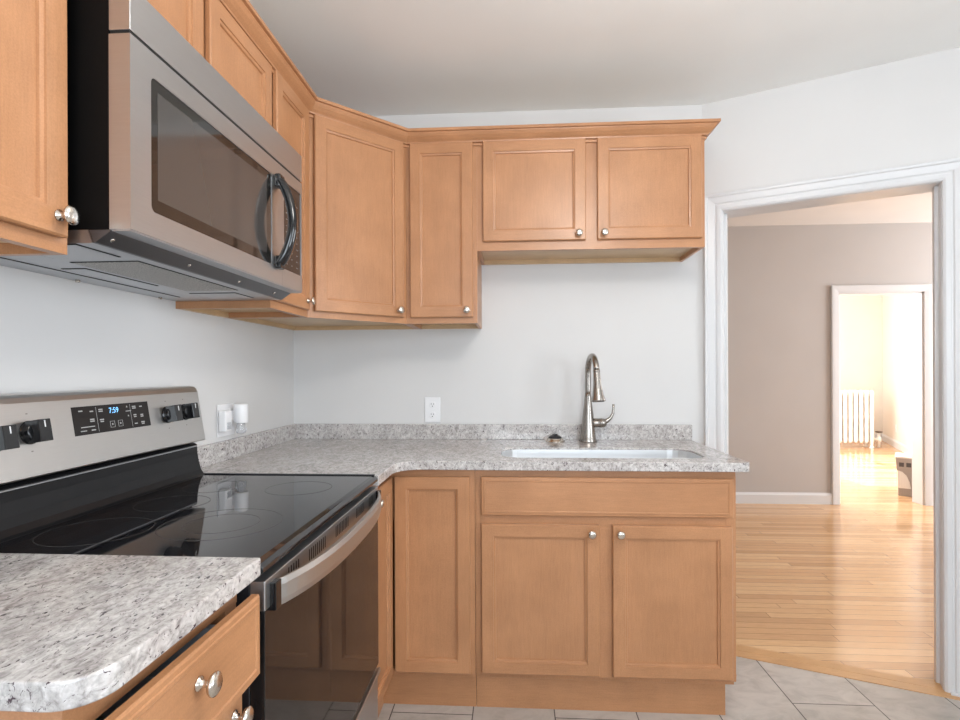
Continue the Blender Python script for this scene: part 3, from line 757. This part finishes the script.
def mark(x, z, w, h=0.14): m_.box(x - w / 2, x + w / 2, -0.045, -0.03, z - h / 2, z + h / 2, mat=M)
for x, z, w in ((0.95, 2.15, .45), (2.2, 2.05, .4), (2.15, 1.15, .5), (2.15, 1.32, .5), (1.0, .35, .7), (2.15, .35, .5), (1.55, .68, 1.6), (3.3, 2.15, .5), (3.3, 1.98, .5), (3.3, 1.2, .5), (3.3, 1.02, .4),
                (6.9, 1.75, .75), (7.75, 2.15, .5), (7.75, 1.98, .5), (8.75, 2.1, .4), (7.75, 1.3, .4), (7.75, 1.12, .35), (8.75, 1.25, .4), (8.75, 1.08, .4), (7.75, .42, .4), (8.75, .5, .5), (8.75, .33, .4)):
    mark(x, z, w, 0.11 if w < .7 else 0.08)
for z_ in (0,):
    for x in (2.75, 7.2): m_.box(x - .012, x + .012, -0.045, -0.03, 0.15, 2.4, mat=M)
for x in (4.55, 5.6):     # two boxed arrow keys
    for a in (-.3, .27): m_.box(x + a, x + a + .03, -0.045, -0.03, .38, .92, mat=M); m_.box(x - .3, x + .3, -0.045, -0.03, .65 + a, .68 + a, mat=M)
    m_.box(x - .08, x + .08, -0.045, -0.03, .58, .74, mat=M)
for x, z in ((6.75, 2.2), (6.8, 1.3)):
    vs = [(x - .12, -.045, z - .08), (x + .12, -.045, z - .08), (x, -.045, z + .1)]; m_.add([tuple(M @ Vector(p)) for p in vs], [(0, 1, 2)])
MB_D.add(m_.v, m_.f, 1)
disp = rpart(MB_D, 'display_panel', [panel_black, print_dim], bg)
text_mesh('7:59', 0.74, M @ Matrix.Translation((4.95, -0.04, 1.95)), 'clock_digits', clock_blue, disp, RO, 0.005)
# knobs on the control panel
for y, z in ((-63.1, 43.35), (-60.1, 43.55), (-42.9, 43.6), (-39.7, 43.65)):
    M2 = bgm(y, z); m_ = MB()
    m_.lathe([(0.95, 0), (0.95, 0.12), (0.88, 0.2), (0.84, 0.62), (0.78, 0.7)], M2 @ rot_axis((0, -1, 0)), 28)
    m_.box(-0.58, 0.58, -1.4, -0.3, -0.88, 0.88, mat=M2)
    k = rpart(m_, 'control_knob', black_gloss, bg, bevel=0.05)
    m_ = MB(); m_.box(-0.05, 0.05, -1.42, -1.39, 0.25, 0.78, mat=M2); rpart(m_, 'pointer', print_white, k)
    for a in (0, 180):
        ar = math.radians(a); cxx, czz = 1.45 * math.sin(ar), 1.5 * math.cos(ar)
        m_ = MB(); m_.box(cxx - .09, cxx + .09, -0.012, 0.0, czz - .045, czz + .045, mat=M2)
        rpart(m_, 'dial_mark', print_grey, bg)
# oven door
DX = 25.3
m_ = MB(); m_.box(24.3, DX, RY0 + 0.1, RY1 - 0.1, 13.4, 32.6); od = rpart(m_, 'oven_door', oven_glass, bevel=0.05)
m_ = MB(); m_.box(24.3, DX + 0.02, RY0 + 0.1, RY1 - 0.1, 32.6, 34.55); rpart(m_, 'door_top_trim', steel_h, od, bevel=0.06)
for y0, cnt in ((-62.5, 5), (-58.5, 9), (-52.0, 9), (-45.5, 7), (-40.6, 4)):
    m_ = MB()
    for k in range(cnt): m_.box(DX, DX + 0.035, y0 + k * 0.45, y0 + k * 0.45 + 0.17, 33.15, 34.15)
    rpart(m_, 'vent_slots', dark_gap, od)
m_ = MB(); N = 28; vs = []
for k in range(N + 1):
    u = k / N; y = -65.2 + u * 28.4
    bow = 1.95 * (1 - abs(2 * u - 1) ** 2.6) ** 0.8
    x = DX + 0.05 + bow
    vs += [(x - 0.35 * (0.25 + bow / 2.2), y, 32.35), (x, y, 32.35), (x + 0.12, y, 32.8), (x + 0.14, y, 33.8), (x, y, 34.2), (x - 0.35 * (0.25 + bow / 2.2), y, 34.2)]
fs = [(k * 6 + i, k * 6 + (i + 1) % 6, (k + 1) * 6 + (i + 1) % 6, (k + 1) * 6 + i) for k in range(N) for i in range(6)] + [tuple(range(6)), tuple(range(N * 6, N * 6 + 6))]
m_.add(vs, fs); rpart(m_, 'handle', steel_warm, od, bevel=0.04)
for q in ((DX - 0.05, DX + 0.45, -65.5, -64.6, 32.35, 34.2), (DX - 0.05, DX + 0.5, -37.5, -36.9, 32.35, 34.2)): rpart(MB().box(*q), 'handle_bracket', black_gloss, od, bevel=0.05)
m_ = MB(); m_.box(24.3, DX - 0.1, RY0 + 0.1, RY1 - 0.1, 3.4, 12.9)
sd = rpart(m_, 'storage_drawer', steel_dark, bevel=0.1)
m_ = MB(); m_.box(DX - 0.12, DX + 0.25, RY0 + 0.1, RY1 - 0.1, 12.4, 12.95); rpart(m_, 'drawer_lip', steel_h, sd, bevel=0.08)

# ------------------------------------------------------------------ microwave
MZ0, MZ1 = 57.9, 74.4
mw = thing('microwave', 'stainless steel over-the-range microwave with black curved handle', 'microwave', (0.05, RY0 + 0.35, 56.6))
MO = (0.05, RY0 + 0.35, 56.6)
def mpart(mb, name, mats, parent=mw, **k): return mb.build(name, mats, parent, loc=(0, 0, 0), origin=MO, **k)
Y0, Y1 = -65.82, -36.1
m_ = MB(); m_.box(0.05, 14.5, Y0, Y1, MZ0, MZ1); mpart(m_, 'casing', black_paint)
m_ = MB(); m_.box(14.5, 16.0, Y0, Y1, 71.3, MZ1); m_.box(14.55, 15.9, Y0 + .06, Y1 - .06, 71.05, 71.3, 1)
mpart(m_, 'top_vent_panel', [steel_h, dark_gap], bevel=0.04)
# door with window opening
def panel_with_window(mb, x0, x1, y0, y1, z0, z1, wy0, wy1, wz0, wz1, r=0.5):
    hole = rrect(wy0, wy1, wz0, wz1, r, 5); n = len(hole)
    outer = []
    cy, cz = (wy0 + wy1) / 2, (wz0 + wz1) / 2
    def edge_pt(y, z):
        # push each hole point out to the rectangle
        sy = (y1 - cy) / (y - cy) if y > cy + 1e-6 else ((y0 - cy) / (y - cy) if y < cy - 1e-6 else 1e9)
        sz = (z1 - cz) / (z - cz) if z > cz + 1e-6 else ((z0 - cz) / (z - cz) if z < cz - 1e-6 else 1e9)
        k = min(sy, sz); return (cy + (y - cy) * k, cz + (z - cz) * k)
    outer = [edge_pt(*p) for p in hole]
    cor = [(y1, z1), (y0, z1), (y0, z0), (y1, z0)]
    for c in cor:
        i = min(range(n), key=lambda i: math.hypot(outer[i][0] - c[0], outer[i][1] - c[1])); outer[i] = c
    vs = [(x, y, z) for x in (x1,) for y, z in outer] + [(x1, y, z) for y, z in hole] + [(x1 - 0.12, y, z) for y, z in hole] + [(x0, y, z) for y, z in outer]
    fs = []
    for k in range(n):
        j = (k + 1) % n
        fs += [(k, j, n + j, n + k), (n + k, n + j, 2 * n + j, 2 * n + k), (k, 3 * n + k, 3 * n + j, j)]
    mb.add(vs, fs); mb.add([(x0, y, z) for y, z in outer], [tuple(range(n))])
DY = -41.75
m_ = MB(); panel_with_window(m_, 14.5, 16.0, Y0, DY, MZ0, 71.05, -63.7, -44.3, 59.7, 69.3, 0.45)
md = mpart(m_, 'door', steel_h)
m_ = MB(); m_.box(15.3, 15.93, -63.75, -44.25, 59.65, 69.35); mg = mpart(m_, 'window', mw_glass, md)
m_ = MB(); m_.box(15.93, 15.94, -62.9, -45.4, 60.7, 68.5); tag(mpart(m_, 'window_screen', mw_mesh, mg), 'dotted grey screen inside the window')
# handle: vertical bow
m_ = MB(); N = 20; vs = []
HY = -43.2
for k in range(N + 1):
    u = k / N; z = 59.7 + u * 9.6; b = math.sin(PI * u) ** 0.7
    x = 16.05 + 1.75 * b; wy = 0.62 + 0.12 * abs(2 * u - 1); th = 0.50 + 0.15 * (1 - b)
    for a in range(10):
        q = 2 * PI * a / 10
        vs.append((x + th * math.cos(q), HY + wy * math.sin(q), z + 0.0))
fs = [(k * 10 + i, k * 10 + (i + 1) % 10, (k + 1) * 10 + (i + 1) % 10, (k + 1) * 10 + i) for k in range(N) for i in range(10)] + [tuple(range(10)), tuple(range(N * 10, N * 10 + 10))]
m_.add(vs, fs, 0, True)
mh = mpart(m_, 'handle', black_gloss, md)
for z in (68.2, 59.4): mpart(MB().box(15.98, 16.7, HY - .65, HY + .65, z, z + 1.4), 'handle_mount', black_gloss, mh, bevel=0.2, seg=3)
m_ = MB(); panel_with_window(m_, 14.5, 16.0, DY + 0.05, Y1, MZ0, 71.05, -41.3, -36.45, 59.8, 69.7, 0.2)
mc = mpart(m_, 'control_section', steel_h)
m_ = MB(); m_.box(15.3, 15.93, -41.35, -36.4, 59.75, 69.75); 
for r_ in range(11):
    for c_ in range(3):
        yy = -40.6 + c_ * 1.45; zz = 60.5 + r_ * 0.72
        m_.box(15.93, 15.945, yy, yy + random.choice((0.3, 0.4, 0.5)), zz, zz + 0.08, 1)
mpart(m_, 'control_panel', [black_gloss, print_grey], mc)
# underside pan
m_ = MB()
m_.sweep_y([(0.05, MZ0), (0.05, 57.0), (12.9, 57.0), (13.3, 57.02), (13.3, 57.25), (13.0, 57.9)], Y0, Y1, 0)
pan = mpart(m_, 'bottom_pan', steel_dark)
m_ = MB(); m_.sweep_y([(13.0, 57.88), (13.3, 57.02), (13.5, 57.05), (14.55, 57.78), (14.6, 57.88)], Y0, Y1)
mpart(m_, 'sloped_front', steel_strip, pan)
m_ = MB(); m_.box(14.6, 15.9, Y0 + .1, Y1 - .1, 57.8, 57.9); mpart(m_, 'door_underside', steel_dark)
def inset(name, a, b, c, d_, mat, label=None):
    m = MB(); m.box(a, b, c, d_, 56.93, 57.1, 0)
    e = 0.14
    for q in ((a - e, a, c - e, d_ + e), (b, b + e, c - e, d_ + e), (a - e, b + e, c - e, c), (a - e, b + e, d_, d_ + e)): m.box(*q, 56.96, 57.08, 1)
    o = mpart(m, name, [mat, dark_gap], pan)
    if label: o['label'] = label
inset('lamp_cover', 6.8, 11.9, -65.6, -61.6, steel_dark); inset('lamp_cover', 6.0, 11.0, -42.6, -38.6, steel_dark)
inset('latch_plate', 3.9, 5.8, -57.3, -48.2, steel_dark); inset('latch_plate', 1.4, 2.9, -64.5, -40.0, steel_dark)
filt = new_mat('filter_mesh', (0.33, 0.32, 0.31), 0.5, 0.6)
fv = coords(filt, (1, 1, 1)); fn = noise(filt, fv, 420, 2, 0.6)
lk(filt, ramp(filt, fn, [(0.4, (0.20, 0.20, 0.20)), (0.6, (0.62, 0.61, 0.58))]), bsdf(filt).inputs['Base Color']); bump(filt, fn, 0.6, 0.002)
inset('grease_filter', 6.8, 12.2, -59.8, -44.6, filt, 'speckled mesh grease filter')
for y in (-64.9, -56, -47.5, -39.5): mpart(MB().lathe([(0.16, 0), (0.16, 0.07), (0.05, 0.1)], Matrix.Translation((14.0, y, 57.4)) @ rot_axis((0.55, 0, -0.83)), 10), 'screw', nickel, pan)
for y in (-52, -40): mpart(MB().lathe([(0.2, 0), (0.2, 0.25)], Matrix.Translation((0.7, y, 57.0)) @ rot_axis((0, 0, -1)), 10), 'screw', nickel, pan)

# ------------------------------------------------------------------ radiator room contents
rd = thing('radiator', 'white cast iron column radiator in the bright far room', 'radiator', (228, 253.2, 0))
NS = 11; sec = None
for i in range(NS):
    x = 1.6 + i * 3.15
    if sec is None:
        m = MB()
        for yy in (-3.0, 0.0, 3.0):
            m.lathe([(0.8, 3.2), (1.25, 4.6), (1.12, 8), (1.12, 17.6), (1.3, 19), (1.12, 20.4), (1.12, 31), (1.28, 33.6), (1.0, 35.0), (0.5, 35.6)], Matrix.Translation((0, yy, 0)), 14)
        for z in (5.0, 19.0, 33.2): m.box(-1.15, 1.15, -3.2, 3.2, z - 1.2, z + 1.2)
        sec = m.build('section', enamel, rd, loc=(x, 0, 0), bevel=0.3)
    else:
        o = sec.copy(); C.objects.link(o); o.parent = rd; o.location = Vector((x, 0, 0)) * S
for x in (1.6, 1.6 + (NS - 1) * 3.15):
    for y in (-3.0, 3.0):
        MB().lathe([(1.3, 0), (1.2, 0.5), (0.7, 1.6), (0.9, 4)], Matrix(), 12).build('leg', enamel, rd, loc=(x, y, 0))
m_ = MB(); xe = 1.6 + (NS - 1) * 3.15
m_.tube([(0.5, 0, 5), (xe + 1, 0, 5)], 0.7); m_.tube([(0.5, 0, 33), (xe, 0, 33)], 0.7); m_.tube([(0.5, 0, 19), (xe, 0, 19)], 0.55)
m_.build('connecting_rods', bronze, rd, loc=(0, 0, 0))
m_ = MB(); m_.tube([(xe + 0.8, 0, 5), (xe + 5.6, 0, 5), (xe + 6, 0, 5)], 0.8); m_.tube([(xe + 6, 0, 0), (xe + 6, 0, 9)], 0.75); m_.lathe([(1.2, 3.6), (1.5, 4.6), (1.2, 6.4)], Matrix.Translation((xe + 6, 0, 0)), 14)
vp = m_.build('valve_pipe', enamel, rd, loc=(0, 0, 0))
m_ = MB(); m_.lathe([(0.4, 9), (1.9, 9.3), (2.0, 9.9), (0.6, 10.3)], Matrix.Translation((xe + 6, 0, 0)), 16); m_.build('valve_handle', bronze, vp, loc=(0, 0, 0))

bn = thing('storage_bin', 'small grey bin with a slotted rim on the floor beyond the far doorway', 'bin', (195.6, 119.4, 0), math.radians(-34))
def taper(mb, x0, x1, y0, y1, z0, z1, g, mi=0):
    vs = [(x0, y0, z0), (x1, y0, z0), (x1, y1, z0), (x0, y1, z0), (x0 - g, y0 - g, z1), (x1 + g, y0 - g, z1), (x1 + g, y1 + g, z1), (x0 - g, y1 + g, z1)]
    mb.add(vs, [(3, 2, 1, 0), (4, 5, 6, 7), (0, 1, 5, 4), (1, 2, 6, 5), (2, 3, 7, 6), (3, 0, 4, 7)], mi)
m_ = MB(); taper(m_, -5.5, 5.5, -5, 5, 0, 9.8, 0.2); m_.build('body', bin_grey, bn, loc=(0, 0, 0), bevel=0.2)
m_ = MB(); taper(m_, -5.9, 5.9, -5.4, 5.4, 9.6, 14.6, 0.4)
for k in range(5): m_.box(-5.2 + k * 2.2, -3.7 + k * 2.2, -5.80, -5.6, 11.2, 12.8, 1)
rm = m_.build('rim', [bin_grey, bin_dark], bn, loc=(0, 0, 0))
m_ = MB(); m_.box(-6.4, 6.4, -5.9, 5.9, 14.4, 15.1); m_.build('lid', enamel, bn, loc=(0, 0, 0), bevel=0.2)
m_ = MB(); m_.prism([(-5.55, 3.0), (-1.6, 3.0), (-2.0, 5.5), (-2.9, 7.8), (-4.2, 9.2), (-5.6, 9.7)], 0, 0.35)  # curved white shape laid on the bin's front face
m_.v = [(x, -5.15 - z, y) for x, y, z in m_.v]
tag(m_.build('curved_patch', enamel, bn, loc=(0, 0, 0)), 'curved white patch on the front')
outlet('small white wall outlet low on the wall beyond the radiator', (276.15, 251.1, 9.7), math.radians(-113.3))

# ------------------------------------------------------------------ kitchen ceiling lamp (lights the room from above)
t = thing('ceiling_lamp', 'round flush ceiling lamp with frosted glass', 'lamp', (58, -68, 93.0))
MB().lathe([(7.2, 2.4), (7.2, 3.09), (7.0, 3.09)], Matrix(), 32).build('base', nickel, t, loc=(0, 0, 0))
MB().lathe([(6.8, 2.4), (6.4, 1.2), (5.0, 0.3), (2.5, 0.0), (0.3, -0.05)], Matrix(), 32).build('glass', lamp_glass, t, loc=(0, 0, 0))
bpy.context.view_layer.update()
